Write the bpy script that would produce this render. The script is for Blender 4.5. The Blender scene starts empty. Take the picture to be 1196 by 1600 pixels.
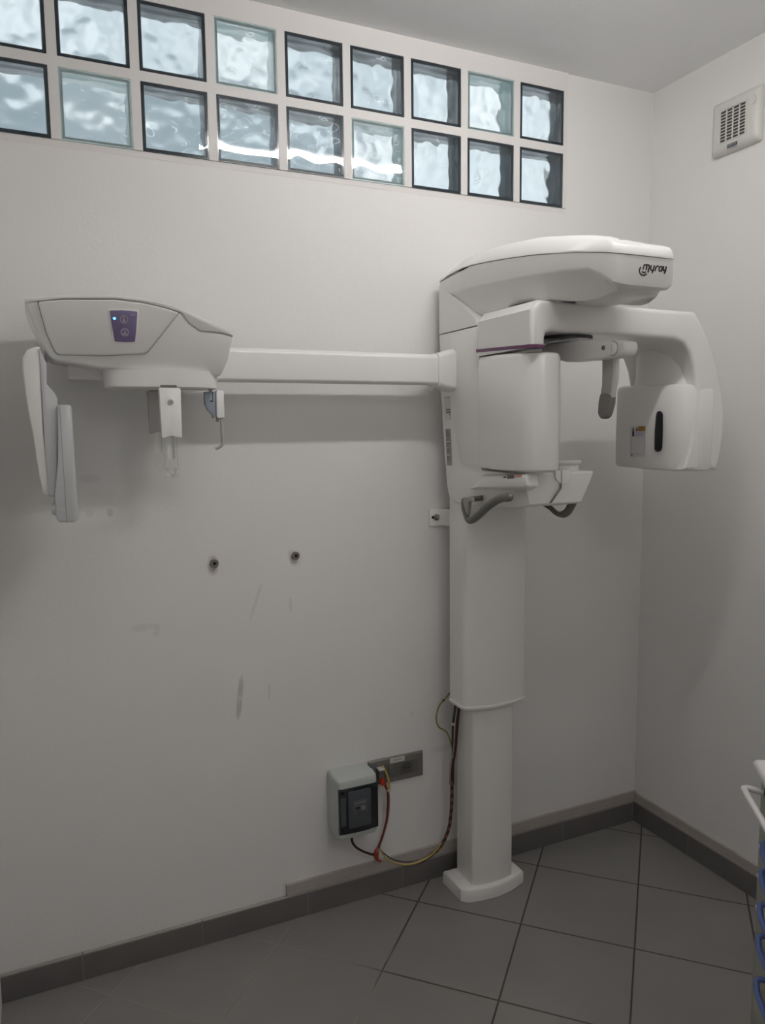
import bpy, bmesh, math, random
from mathutils import Vector, Matrix, noise
random.seed(7)
SC = bpy.context.scene
COL = SC.collection
R = math.radians

# ------------------------------------------------------------------ camera
CAM = Vector((-2.2397, -2.3499, 1.6701))
YAW, PITCH, ROLL, F = .4285, -.1099, -.011, 1180.75
cy, sy, cp, sp = math.cos(YAW), math.sin(YAW), math.cos(PITCH), math.sin(PITCH)
FWD = Vector((sy*cp, cy*cp, sp)); RT0 = Vector((cy, -sy, 0)); UP0 = RT0.cross(FWD)
RIGHT = RT0*math.cos(ROLL) + UP0*math.sin(ROLL)
UP = UP0*math.cos(ROLL) - RT0*math.sin(ROLL)
cam = bpy.data.cameras.new('camera'); camo = bpy.data.objects.new('camera', cam); COL.objects.link(camo)
cam.sensor_fit = 'VERTICAL'; cam.sensor_height = 24; cam.sensor_width = 24
cam.lens = 24*F/1600; cam.clip_start = .02
mw = Matrix((RIGHT, UP, -FWD)).transposed().to_4x4(); mw.translation = CAM
camo.matrix_world = mw
SC.camera = camo

def at(px, py, ax, val):
    """the point of the plane (axis ax = val) a photo measurement falls on"""
    d = FWD + RIGHT*((px-598)/F) - UP*((py-800)/F)
    return CAM + d*((val-CAM[ax])/d[ax])

# ------------------------------------------------------------------ materials
def new_mat(name):
    m = bpy.data.materials.new(name); m.use_nodes = True
    return m, m.node_tree.nodes, m.node_tree.links, m.node_tree.nodes['Principled BSDF']

def mat(name, col, rough=.45, metal=0, spec=.5, coat=0, trans=0, ior=1.45, emit=None, estr=0, bump=0, bscale=200, var=0):
    m, n, l, b = new_mat(name)
    b.inputs['Base Color'].default_value = (*col, 1)
    b.inputs['Roughness'].default_value = rough
    b.inputs['Metallic'].default_value = metal
    b.inputs['Specular IOR Level'].default_value = spec
    b.inputs['Coat Weight'].default_value = coat
    b.inputs['Coat Roughness'].default_value = .08
    b.inputs['Transmission Weight'].default_value = trans
    b.inputs['IOR'].default_value = ior
    if emit:
        b.inputs['Emission Color'].default_value = (*emit, 1); b.inputs['Emission Strength'].default_value = estr
    if bump or var:
        tc = n.new('ShaderNodeTexCoord'); nz = n.new('ShaderNodeTexNoise'); nz.inputs['Scale'].default_value = bscale
        nz.inputs['Detail'].default_value = 3
        l.new(tc.outputs['Object'], nz.inputs['Vector'])
        if bump:
            bp = n.new('ShaderNodeBump'); bp.inputs['Strength'].default_value = bump; bp.inputs['Distance'].default_value = .002
            l.new(nz.outputs['Fac'], bp.inputs['Height']); l.new(bp.outputs['Normal'], b.inputs['Normal'])
        if var:
            mx = n.new('ShaderNodeMix'); mx.data_type = 'RGBA'
            mx.inputs['A'].default_value = (*[c*(1-var) for c in col], 1); mx.inputs['B'].default_value = (*[min(1, c*(1+var)) for c in col], 1)
            l.new(nz.outputs['Fac'], mx.inputs['Factor']); l.new(mx.outputs['Result'], b.inputs['Base Color'])
    return m

WHITE = mat('white_enamel', (.80, .79, .775), .28, coat=.25)
WHITE2 = mat('white_lid_plastic', (.84, .83, .82), .3, coat=.2)
GREYP = mat('cool_grey_plastic', (.56, .57, .58), .3, coat=.2)
LGREY = mat('light_grey_plastic', (.66, .655, .64), .35)
PURPLE = mat('purple_trim', (.12, .035, .10), .35)
KEYPAD = mat('violet_keypad', (.20, .165, .29), .4)
KEYRING = mat('keypad_print', (.48, .43, .52), .4)
LEDM = mat('blue_led', (.1, .5, .9), .3, emit=(.12, .55, 1), estr=2.2)
HANDLE = mat('dark_grey_handle', (.16, .155, .14), .42)
HANDLE2 = mat('grey_handle_clip', (.30, .295, .28), .4)
PAD = mat('grey_pad', (.20, .20, .195), .5)
STEM = mat('beige_stem', (.42, .41, .39), .4)
DARK = mat('black_plastic', (.015, .016, .02), .25)
SMOKE = mat('smoky_black_window', (.012, .014, .018), .12, coat=.5)
INK = mat('black_print', (.02, .018, .025), .5)
LABEL = mat('label_paper', (.62, .61, .61), .5)
LABELV = mat('lilac_label', (.50, .48, .58), .5)
LABELG = mat('label_print_grey', (.17, .165, .16), .6)
YELLOWL = mat('yellow_warning_print', (.36, .22, .05), .5)
ORANGEL = mat('orange_label', (.55, .33, .22), .5)
REDL = mat('red_print', (.25, .03, .02), .5)
ACRYL = mat('clear_acrylic', (.97, .975, .97), .03, trans=1, ior=1.33)
NAS = mat('blue_grey_plastic', (.27, .30, .35), .4)
STEEL = mat('steel', (.45, .43, .40), .3, metal=1)
BRASSY = mat('dull_steel_anchor', (.30, .27, .24), .4, metal=.8)
BOXG = mat('pale_green_grey_plastic', (.50, .53, .51), .4)
BREAK = mat('breaker_grey', (.20, .21, .22), .4)
INNERW = mat('dim_window_plastic', (.068, .076, .084), .2, coat=.4)
PLATE = mat('taupe_metallic_plate', (.21, .195, .185), .35, metal=.3)
MODULE = mat('dark_taupe_module', (.13, .125, .118), .4)
SOCKETM = mat('grey_socket', (.085, .083, .08), .4)
STICK = mat('white_sticker', (.55, .53, .51), .6)
CAB_BROWN = mat('brown_cable', (.055, .018, .014), .45)
CAB_GREY = mat('dark_grey_cable', (.06, .055, .05), .5)
CAB_PINK = mat('pale_cable', (.38, .31, .29), .5)
CAB_YEL = mat('yellow_wire', (.50, .38, .09), .45)
CAB_RED = mat('red_wire', (.30, .045, .02), .45)
CAB_REDP = mat('red_plug_sleeve', (.62, .05, .02), .4)
EARTH = mat('green_yellow_wire', (.20, .20, .03), .45)
TIE = mat('white_cable_tie', (.6, .57, .53), .5)
CARTB = mat('beige_cart_steel', (.34, .345, .29), .4)
CARTW = mat('white_cart_top', (.72, .71, .70), .35)
CARTL = mat('cart_seam_pale', (.72, .71, .66), .4)
BLUE = mat('blue_drawer_handle', (.105, .155, .40), .4)
FANM = mat('off_white_fan', (.66, .655, .62), .4)
FAND = mat('fan_dark_inside', (.06, .055, .055), .6)
FANL = mat('fan_slat', (.40, .39, .37), .5)
BADGE = mat('dark_badge', (.06, .075, .09), .4)
BADGET = mat('badge_letters', (.42, .43, .44), .4)
GDARK = mat('dark_coated_block_edge', (.030, .046, .060), .18, coat=.5)
GCLEAR = mat('pale_aqua_block_edge', (.50, .66, .68), .15, coat=.6)
GLASS = mat('tinted_block_glass', (.92, .95, .96), .0, trans=1, ior=1.45)
GLASSB = mat('tinted_block_glass_frosted', (.92, .95, .96), .22, trans=1, ior=1.45)
GLASSC = mat('clear_block_glass', (.985, 1, 1), .0, trans=1, ior=1.45)
GLASSCB = mat('clear_block_glass_frosted', (.985, 1, 1), .2, trans=1, ior=1.45)
LAMPM = mat('lamp_housing', (.8, .8, .8), .4)

def wave_edge(m, dark=.55):
    """streaky lighter ribs in the coated side of a glass block"""
    n, l = m.node_tree.nodes, m.node_tree.links; b = n['Principled BSDF']
    tc = n.new('ShaderNodeTexCoord'); mp = n.new('ShaderNodeMapping'); mp.inputs['Scale'].default_value = (6, 90, 6)
    nz = n.new('ShaderNodeTexNoise'); nz.inputs['Scale'].default_value = 1; nz.inputs['Detail'].default_value = 2
    c = b.inputs['Base Color'].default_value[:3]
    mx = n.new('ShaderNodeMix'); mx.data_type = 'RGBA'
    mx.inputs['A'].default_value = (*[x*dark for x in c], 1); mx.inputs['B'].default_value = (*[min(1, x*1.6) for x in c], 1)
    l.new(tc.outputs['Object'], mp.inputs['Vector']); l.new(mp.outputs['Vector'], nz.inputs['Vector'])
    l.new(nz.outputs['Fac'], mx.inputs['Factor']); l.new(mx.outputs['Result'], b.inputs['Base Color'])
wave_edge(GDARK); wave_edge(GCLEAR, .8)

class NG:
    """tiny helper for math node graphs"""
    def __init__(s, m): s.n, s.l = m.node_tree.nodes, m.node_tree.links
    def v(s, sock, x):
        if hasattr(x, 'is_linked'): s.l.new(x, sock)
        else: sock.default_value = x
    def m(s, op, a, b=0., c=0.):
        k = s.n.new('ShaderNodeMath'); k.operation = op
        for i, x in enumerate((a, b, c)): s.v(k.inputs[i], x)
        return k.outputs[0]
    def noise(s, vec, scale, detail=2):
        k = s.n.new('ShaderNodeTexNoise'); k.inputs['Scale'].default_value = scale; k.inputs['Detail'].default_value = detail
        s.l.new(vec, k.inputs['Vector']); return k.outputs['Fac']
    def mix(s, f, a, b):
        k = s.n.new('ShaderNodeMix'); k.data_type = 'RGBA'
        s.v(k.inputs['Factor'], f)
        for sock, x in ((k.inputs['A'], a), (k.inputs['B'], b)):
            if hasattr(x, 'is_linked'): s.l.new(x, sock)
            else: sock.default_value = (*x, 1)
        return k.outputs['Result']
    def pos(s):
        g = s.n.new('ShaderNodeNewGeometry'); x = s.n.new('ShaderNodeSeparateXYZ'); s.l.new(g.outputs['Position'], x.inputs[0])
        return g.outputs['Position'], x.outputs[0], x.outputs[1], x.outputs[2]
    def bump(s, h, strength, dist):
        k = s.n.new('ShaderNodeBump'); k.inputs['Strength'].default_value = strength; k.inputs['Distance'].default_value = dist
        s.l.new(h, k.inputs['Height']); return k.outputs['Normal']
    def sstep(s, x, a, b):
        k = s.n.new('ShaderNodeMapRange'); k.interpolation_type = 'SMOOTHSTEP'
        s.v(k.inputs['Value'], x); k.inputs['From Min'].default_value = a; k.inputs['From Max'].default_value = b
        return k.outputs['Result']

def paint(name, col, stains=()):
    m, n, l, b = new_mat(name); g = NG(m)
    P, x, y, z = g.pos()
    c = g.mix(g.noise(P, 1.3, 4), tuple(v*.975 for v in col), tuple(v*1.02 for v in col))
    for (sx, sz, rx, rz, tilt, amt, sc) in stains:      # scuffs with a shape of their own
        dx = g.m('SUBTRACT', x, sx); dz = g.m('SUBTRACT', z, sz)
        dx = g.m('SUBTRACT', dx, g.m('MULTIPLY', dz, tilt))
        q = g.m('ADD', g.m('POWER', g.m('ABSOLUTE', g.m('DIVIDE', dx, rx)), 2), g.m('POWER', g.m('ABSOLUTE', g.m('DIVIDE', dz, rz)), 4))
        f = g.m('MULTIPLY', g.sstep(q, 1.3, .25), g.m('MULTIPLY', g.sstep(g.noise(P, 34, 3), .02, .60), amt*.72))
        c = g.mix(f, c, sc)
    l.new(c, b.inputs['Base Color']); b.inputs['Roughness'].default_value = .62; b.inputs['Specular IOR Level'].default_value = .3
    l.new(g.bump(g.m('ADD', g.noise(P, 90, 4), g.m('MULTIPLY', g.noise(P, 14, 2), .6)), .22, .0025), b.inputs['Normal'])
    return m

def sxz(px, py):
    w = at(px, py, 1, 0); return (w.x, w.z)
BRN = (.36, .31, .29); GRS = (.45, .44, .43); TAN = (.42, .33, .24)
ST = []
for (px, py, rx, rz, tl, am, sc) in ((375, 1090, .010, .075, .11, .75, BRN), (421, 1080, .004, .028, .05, .5, GRS), (400, 940, .006, .06, .35, .35, GRS),
        (454, 945, .006, .028, .0, .35, GRS), (333, 884, .017, .034, .0, .55, TAN), (458, 872, .016, .030, -.2, .35, TAN), (140, 748, .030, .012, 0, .3, GRS),
        (172, 801, .009, .013, 0, .45, BRN), (140, 802, .012, .010, 0, .3, BRN), (225, 980, .04, .012, 0, .3, GRS), (245, 985, .010, .022, .2, .3, GRS),
        (690, 1170, .04, .012, 0, .3, GRS), (645, 1115, .006, .010, 0, .4, GRS)):
    a, b_ = sxz(px, py); ST.append((a, b_, rx, rz, tl, am, sc))
WALL_B = paint('off_white_wall_paint_scuffed', (.79, .782, .770), ST)
WALL = paint('off_white_wall_paint', (.79, .782, .770))
CEIL = paint('white_ceiling_paint', (.86, .865, .87))
MORTAR = paint('white_mortar', (.76, .74, .725))

def floor_mat():
    m, n, l, b = new_mat('grey_diagonal_floor_tiles'); g = NG(m)
    P, x, y, z = g.pos(); k = .5165
    u = g.m('DIVIDE', g.m('ADD', g.m('ADD', x, y), .687+k*20), k); v = g.m('DIVIDE', g.m('ADD', g.m('SUBTRACT', x, y), .469+k*20), k)
    def edge(t):
        f = g.m('FRACT', t); return g.m('MINIMUM', f, g.m('SUBTRACT', 1., f))
    e = g.m('MINIMUM', edge(u), edge(v))
    gr = g.sstep(e, .0098, .0056)
    cell = n.new('ShaderNodeCombineXYZ'); l.new(g.m('FLOOR', u), cell.inputs[0]); l.new(g.m('FLOOR', v), cell.inputs[1])
    wn = n.new('ShaderNodeTexWhiteNoise'); l.new(cell.outputs[0], wn.inputs['Vector'])
    base = g.mix(g.noise(P, 5, 5), (.205, .196, .189), (.265, .254, .246))
    base = g.mix(g.m('MULTIPLY', wn.outputs['Value'], .28), base, (.20, .192, .187))
    pale = g.sstep(g.m('ADD', g.m('MULTIPLY', g.noise(P, 2.2, 3), .9), g.m('MULTIPLY', x, -1.)), 1.62, 2.0)
    grout = g.mix(pale, (.060, .052, .048), (.27, .255, .24))
    l.new(g.mix(gr, base, grout), b.inputs['Base Color'])
    b.inputs['Roughness'].default_value = .42; b.inputs['Specular IOR Level'].default_value = .4
    h = g.m('SUBTRACT', g.m('MULTIPLY', g.noise(P, 45, 4), .12), gr)
    l.new(g.bump(h, .5, .0025), b.inputs['Normal'])
    return m
FLOOR = floor_mat()

def skirt_mat(axis):
    m, n, l, b = new_mat('grey_skirting_tile_'+'xy'[axis]); g = NG(m)
    P, x, y, z = g.pos(); t = (x, y)[axis]
    s = g.m('FRACT', g.m('DIVIDE', g.m('ADD', t, (.3825+.3625*20, .305+.3625*20)[axis]), .3625))
    e = g.m('MINIMUM', s, g.m('SUBTRACT', 1., s)); gr = g.sstep(e, .009, .004)
    top = g.sstep(z, .079, .086)
    c = g.mix(g.noise(P, 9, 4), (.115, .108, .105), (.165, .155, .150))
    c = g.mix(top, c, (.36, .335, .31))  # pale top edge: its highlight is painted into the colour
    c = g.mix(gr, c, (.19, .18, .17))
    l.new(c, b.inputs['Base Color']); b.inputs['Roughness'].default_value = .38
    l.new(g.bump(g.m('SUBTRACT', 1., gr), .3, .002), b.inputs['Normal'])
    return m
SKX, SKY = skirt_mat(0), skirt_mat(1)
TRIM = mat('dusty_beige_trim', (.42, .385, .36), .5, var=.12, bscale=12)

def spiral_mat():
    m, n, l, b = new_mat('striped_cable_wrap'); g = NG(m)
    P, x, y, z = g.pos()
    f = g.m('FRACT', g.m('MULTIPLY', g.m('ADD', g.m('ADD', z, g.m('MULTIPLY', x, .7)), g.m('MULTIPLY', y, 2.)), 38.))
    c = g.mix(g.sstep(f, .45, .55), (.20, .085, .055), (.035, .022, .02))
    l.new(c, b.inputs['Base Color']); b.inputs['Roughness'].default_value = .5
    return m
WRAP = spiral_mat()

# ------------------------------------------------------------------ mesh helpers
ORG = {}
def tag(o, label=None, cat=None, group=None, kind=None):
    for k, v in (('label', label), ('category', cat), ('group', group), ('kind', kind)):
        if v: o[k] = v
    return o

def thing(name, loc, label, cat, group=None):
    o = bpy.data.objects.new(name, None); COL.objects.link(o); o.location = loc; o.empty_display_size = .05
    ORG[o.name] = Vector(loc); return tag(o, label, cat, group)

def build(name, bm, m, parent=None, bevel=0., seg=3, ang=32, smooth=True, label=None, doubles=1e-5, limit=None):
    bmesh.ops.remove_doubles(bm, verts=bm.verts, dist=doubles)
    bmesh.ops.recalc_face_normals(bm, faces=bm.faces)
    if bevel:
        es = [e for e in bm.edges if len(e.link_faces) == 2 and e.calc_face_angle(0) > R(ang) and (limit is None or limit(e))]
        bmesh.ops.bevel(bm, geom=es, offset=bevel, segments=seg, affect='EDGES', profile=.5, clamp_overlap=True)
    me = bpy.data.meshes.new(name)
    vs = [v.co for v in bm.verts]
    lo = Vector([min(v[i] for v in vs) for i in range(3)]); hi = Vector([max(v[i] for v in vs) for i in range(3)])
    c = (lo+hi)/2
    bmesh.ops.translate(bm, verts=bm.verts, vec=-c)
    bm.to_mesh(me); bm.free()
    if smooth:
        me.shade_smooth(); me.set_sharp_from_angle(angle=R(38))
    for mm in (m if isinstance(m, (list, tuple)) else [m]): me.materials.append(mm)
    o = bpy.data.objects.new(name, me); COL.objects.link(o)
    if parent:
        o.parent = parent; o.location = c - ORG[parent.name]
    else: o.location = c
    ORG[o.name] = c
    if label: o['label'] = label
    return o

def box(bm, x0, x1, y0, y1, z0, z1):
    v = [bm.verts.new((x, y, z)) for x in (x0, x1) for y in (y0, y1) for z in (z0, z1)]
    for f in ((0, 1, 3, 2), (4, 6, 7, 5), (0, 4, 5, 1), (2, 3, 7, 6), (0, 2, 6, 4), (1, 5, 7, 3)): bm.faces.new([v[i] for i in f])
    return bm

def loft(bm, loops, cap=True, close=True):
    L = [[bm.verts.new(p) for p in lp] for lp in loops]
    n = len(L[0])
    for a, b in zip(L, L[1:]):
        for i in range(n if close else n-1):
            j = (i+1) % n
            bm.faces.new((a[i], a[j], b[j], b[i]))
    if cap: bm.faces.new(L[0]); bm.faces.new(L[-1])
    return bm

def prism(bm, pts, vec):
    vec = Vector(vec); return loft(bm, [[Vector(p) for p in pts], [Vector(p)+vec for p in pts]])

def cyl(bm, p0, p1, r0, r1=None, n=20):
    r1 = r0 if r1 is None else r1
    p0, p1 = Vector(p0), Vector(p1); d = (p1-p0).normalized()
    a = d.orthogonal().normalized(); b = d.cross(a)
    ring = lambda p, r: [p+(a*math.cos(t)+b*math.sin(t))*r for t in [2*math.pi*i/n for i in range(n)]]
    return loft(bm, [ring(p0, r0), ring(p1, r1)])

def spline(pts, k=8):
    pts = [Vector(p) for p in pts]; out = []
    P = [pts[0]*2-pts[1]] + pts + [pts[-1]*2-pts[-2]]
    for i in range(1, len(P)-2):
        a, b, c, d = P[i-1:i+3]
        for s in range(k):
            t = s/k
            out.append(.5*((2*b)+(c-a)*t+(2*a-5*b+4*c-d)*t*t+(3*b-a-3*c+d)*t**3))
    out.append(pts[-1]); return out

def tube(bm, pts, r, n=10, k=8, smooth=True, squash=None):
    pts = spline(pts, k) if smooth else [Vector(p) for p in pts]
    up = None; loops = []
    for i, p in enumerate(pts):
        d = (pts[min(i+1, len(pts)-1)]-pts[max(i-1, 0)]).normalized()
        if up is None: a = d.orthogonal().normalized()
        else:
            a = up-d*up.dot(d)
            a = a.normalized() if a.length > 1e-6 else d.orthogonal().normalized()
        up = a; b = d.cross(a)
        rr = r[i] if isinstance(r, (list, tuple)) else (r(i/(len(pts)-1)) if callable(r) else r)
        loops.append([p+(a*math.cos(t)+b*math.sin(t))*rr for t in [2*math.pi*j/n for j in range(n)]])
    return loft(bm, loops)

def sphere(bm, c, r, seg=14, scale=(1, 1, 1)):
    res = bmesh.ops.create_uvsphere(bm, u_segments=seg, v_segments=seg//2+2, radius=r)
    for v in res['verts']: v.co = Vector((v.co.x*scale[0], v.co.y*scale[1], v.co.z*scale[2]))+Vector(c)
    return bm

NB = bmesh.new
def interp(tab, t):
    tab = sorted(tab)
    if t <= tab[0][0]: return tab[0][1]
    for (a, va), (b, vb) in zip(tab, tab[1:]):
        if t <= b:
            s = (t-a)/(b-a); return va+(vb-va)*s
    return tab[-1][1]

def inset(loop, d):
    """2D inset of a convex-ish counter-clockwise loop"""
    n = len(loop); out = []
    for i in range(n):
        p0, p1, p2 = Vector(loop[i-1]), Vector(loop[i]), Vector(loop[(i+1) % n])
        e1 = (p1-p0).normalized(); e2 = (p2-p1).normalized()
        n1 = Vector((-e1.y, e1.x)); n2 = Vector((-e2.y, e2.x))
        nn = (n1+n2); nn = nn.normalized() if nn.length > 1e-6 else n1
        out.append(p1+nn*d/max(.5, nn.dot(n1)))
    return out

def roundpoly(pts, rad, k=5):
    """round the corners of a 2D polygon; rad is one number or one per corner"""
    out = []; n = len(pts)
    for i in range(n):
        r = rad[i] if isinstance(rad, (list, tuple)) else rad
        p0, p1, p2 = Vector(pts[i-1]), Vector(pts[i]), Vector(pts[(i+1) % n])
        if r <= 0: out.append(p1); continue
        a = (p0-p1); b = (p2-p1); r1 = min(r, a.length*.49, b.length*.49)
        A = p1+a.normalized()*r1; B = p1+b.normalized()*r1
        for j in range(k+1):
            t = j/k; out.append(A*(1-t)**2+p1*2*t*(1-t)+B*t*t)
    return out

def rimprism(bm, loop, ya, yb, r, both=True):
    """outline in (x, z) extruded from ya (front) to yb (back) with rounded rims"""
    loop = [Vector(p) for p in loop]
    if sum(a.x*b.y-b.x*a.y for a, b in zip(loop, loop[1:]+loop[:1])) < 0: loop = loop[::-1]
    L = []
    st = [(1, 0), (.55, .06), (.25, .25), (.06, .55), (0, 1)]
    sg = 1 if yb > ya else -1
    for d, t in st: L.append([(p.x, ya+sg*r*t, p.y) for p in inset(loop, r*d)])
    if both:
        for d, t in st[::-1]: L.append([(p.x, yb-sg*r*t, p.y) for p in inset(loop, r*d)])
    else: L.append([(p.x, yb, p.y) for p in loop])
    return loft(bm, L)

# ------------------------------------------------------------------ the room
H = 2.9415
XL, YF = -2.42, -3.5
def struct(name, bm, m, parent=None, **k):
    return tag(build(name, bm, m, parent, smooth=k.pop('smooth', False), **k), kind='structure')
WX1, WZ0 = -.4095, 2.452            # edges of the glass block window
b = NB(); box(b, XL-.1, WX1, 0, .12, -.1, WZ0); box(b, WX1, .1, 0, .12, -.1, H+.1)
struct('wall_back', b, WALL_B)
struct('wall_right', box(NB(), 0, .12, YF-.1, 0, -.1, H+.1), WALL)
struct('wall_left', box(NB(), XL-.12, XL, YF-.1, .0, -.1, H+.1), WALL)
struct('wall_front', box(NB(), XL, 0, YF-.12, YF, -.1, H+.1), WALL)
struct('floor', box(NB(), XL, 0, YF, 0, -.1, 0), FLOOR)
struct('ceiling', box(NB(), XL, 0, YF, .12, H, H+.1), CEIL)
def skirting(name, pts, m):
    b = NB(); prism(b, *pts); return struct(name, b, m, bevel=.006, seg=3, smooth=True, limit=lambda e: all(v.co.z > .08 for v in e.verts))
skirting('baseboard_back', ([(XL+.0005, -.0005, .0005), (XL+.0005, -.012, .0005), (XL+.0005, -.012, .089), (XL+.0005, -.0005, .089)], (-XL-.001, 0, 0)), SKX)
skirting('baseboard_right', ([(-.0005, YF, .0005), (-.012, YF, .0005), (-.012, YF, .085), (-.0005, YF, .085)], (0, -YF-.0125, 0)), SKY)
b = NB(); box(b, -1.545, -.0005, -.0115, -.0005, .0895, .129); box(b, -1.545, -.0005, -.0135, -.0115, .0895, .102)
struct('trim_1', b, TRIM, bevel=.002, seg=2)
b = NB(); box(b, -.0115, -.0005, YF+.05, -.012, .0855, .124); box(b, -.0135, -.0115, YF+.05, -.014, .0855, .098)
struct('trim_2', b, TRIM, bevel=.002, seg=2)

# window of glass blocks
BS, GX, GZ, BX, BZ = .19, .2158, .2176, -.4268, 2.4699
b = NB()
zr = [WZ0, BZ, BZ+BS, BZ+GZ, BZ+GZ+BS, H]
for a, c in ((0, 1), (2, 3), (4, 5)): box(b, XL, WX1, -.006 if a else -.0008, .095, zr[a], zr[c])
xs = [WX1]
for k in range(10):
    x1 = BX-k*GX; xs += [x1, x1-BS]
for i in range(0, len(xs)-1, 2):
    a, c = max(xs[i+1], XL), xs[i]
    if c <= XL: break
    for z0, z1 in ((zr[1], zr[2]), (zr[3], zr[4])): box(b, a, c, -.006, .095, z0, z1)
    if i+2 >= len(xs) or xs[i+1] <= XL: break
win = struct('window_1', b, MORTAR, doubles=0)

def pane(x0, z0, y0, thick, seed, sign):
    """one pressed glass face: flat outside, clouded waves inside"""
    b = NB(); N = 22; e = .0035
    F0, F1 = [], []
    for i in range(N+1):
        for j in range(N+1):
            u, v = i/N, j/N
            x = x0+e+(BS-2*e)*u; z = z0+e+(BS-2*e)*v
            edge = min(1, min(u, 1-u, v, 1-v)/.10)
            w = noise.noise(Vector((x*15+seed*3.7, z*15, seed*1.3)))*1.0 + .5*noise.noise(Vector((x*33, z*33+seed, seed)))
            F0.append(b.verts.new((x, y0+.0005*edge*noise.noise(Vector((x*11+seed, z*13, seed*2.1))), z)))
            F1.append(b.verts.new((x, y0+sign*(thick+.0052*w*edge), z)))
    idx = lambda i, j: i*(N+1)+j
    for i in range(N):
        for j in range(N):
            for Q in (F0, F1): b.faces.new([Q[idx(i, j)], Q[idx(i+1, j)], Q[idx(i+1, j+1)], Q[idx(i, j+1)]])
    rim = [(i, 0) for i in range(N)]+[(N, j) for j in range(N)]+[(i, N) for i in range(N, 0, -1)]+[(0, j) for j in range(N, 0, -1)]
    for q in range(len(rim)):
        a, c = rim[q], rim[(q+1) % len(rim)]
        b.faces.new([F0[idx(*a)], F0[idx(*c)], F1[idx(*c)], F1[idx(*a)]])
    return b

CLEARS = {(3, 1), (7, 1), (1, 0), (5, 0)}
for k in range(9):
    for r in (0, 1):
        x0 = BX-(8-k)*GX-BS; z0 = BZ+r*GZ
        clear = (k, r) in CLEARS
        t, a = .0045, .0004
        def rect(d, y): return [(x0+d, y, z0+d), (x0+BS-d, y, z0+d), (x0+BS-d, y, z0+BS-d), (x0+d, y, z0+BS-d)]
        b = NB()
        loft(b, [rect(a, -.004), rect(a, .085), rect(t, .085), rect(t, .062), rect(t+.003, .055), rect(t+.003, .03), rect(.007, .016), rect(.011, .004), rect(.0095, -.004), rect(a, -.004)], cap=False)
        g = build('glass_block', b, GCLEAR if clear else GDARK, win, label='clear glass block with pale aqua edges' if clear else None)
        build('front_pane', pane(x0, z0, -.0055, .0085, k*2+r+1, 1), GLASSC if clear else GLASS, g, doubles=0)
        build('back_pane', pane(x0, z0, .0835, .0085, 40+k*2+r, -1), GLASSCB if clear else GLASSB, g, doubles=0)

# added neighbouring house front seen through the lower glass blocks, base omitted to light the ceiling
b = NB(); box(b, -9, .4, 4.0, 4.6, 2.7, 4.30)
nb_ = build('neighbour_wall', b, mat('blue_grey_render', (.40, .45, .48), .8), smooth=False)
nb_['kind'] = 'structure'

# ------------------------------------------------------------------ the x-ray machine
XR = thing('xray_machine', (-.828, -.13, 0), 'tall white panoramic dental x-ray machine on a column with a long side arm', 'x-ray machine')

# foot plate
foot = [(-.692, -.05), (-.692, -.176), (-.76, -.200), (-.824, -.209), (-.89, -.203), (-.934, -.194), (-.957, -.174), (-.960, -.05)][::-1]
b = NB(); lo = inset(foot, .0)
loft(b, [[(x, y, .001) for x, y in lo], [(x, y, .040) for x, y in lo], [(x, y, .046) for x, y in inset(lo, .003)], [(x, y, .050) for x, y in inset(lo, .010)]])
build('foot_plate', b, WHITE, XR)
def colsec(xa, xb, yb, yf, bow, r, n=9):
    """plan of a column: flat back and sides, softly bowed front; counter-clockwise"""
    pts = [(xb, yb), (xa, yb), (xa, yf+bow)]
    fr = []
    for i in range(n+1):
        t = i/n; x = xa+(xb-xa)*t
        fr.append((x, yf+bow*(abs(2*t-1)**2.2)))
    pts = [(xb, yb), (xa, yb)]+fr
    return roundpoly(pts, [.004, .004]+[r]+[0]*(n-1)+[r], 4)
def column(name, sec, z0, z1, lip=False):
    b = NB(); loft(b, [[(x, y, z0) for x, y in sec], [(x, y, z1) for x, y in sec]])
    return b
build('lower_column', column('', colsec(-.912, -.744, -.068, -.193, .014, .018), .045, .80), WHITE, XR)
SL = colsec(-.954, -.700, -.090, -.214, .026, .028)
b = NB()
loft(b, [[(x, y, z) for x, y in inset(SL, d)] for z, d in ((.715, .02), (.706, .006), (.706, -.001), (.709, -.003), (.716, -.003), (.719, 0), (1.46, 0))])
build('column_sleeve', b, WHITE, XR)

# carriage: side profile (y, z) extruded across the width
XA, XB = -.965, -.692
prof = [(-.042, 1.985), (-.047, 1.82), (-.073, 1.60), (-.094, 1.47), (-.108, 1.437), (-.135, 1.423), (-.18, 1.419), (-.34, 1.420), (-.45, 1.428), (-.515, 1.438), (-.522, 1.443), (-.522, 1.530), (-.518, 1.535), (-.42, 1.535), (-.315, 1.536), (-.30, 1.56), (-.30, 1.985)]
b = NB()
def xin(y, z, side):
    t = max(0, min(1, (1.535-z)/.11)) if y < -.30 else 0
    t2 = max(0, min(1, (-.30-y)/.2))
    return (.028 if side < 0 else .055)*t*t2 + (.012 if side < 0 else .0)*t2
loft(b, [[(XA+xin(y, z, -1), y, z) for y, z in prof], [(XB-xin(y, z, 1), y, z) for y, z in prof]])
car = build('carriage', b, WHITE, XR, bevel=.010, seg=3)
# cover panel on the flank
def side(pts, x, dx, m, name, parent, bevel=0, **k):
    q = [at(px, py, 0, x) for px, py in pts]
    return build(name, prism(NB(), q, (dx, 0, 0)), m, parent, bevel=bevel, seg=2, **k)
side([(704, 600), (704, 523), (746, 516), (752, 600), (752, 727), (727, 727), (720, 722), (713, 690), (707, 640)], -.9695, .006, WHITE, 'flank_cover', car, bevel=.0025)
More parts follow.
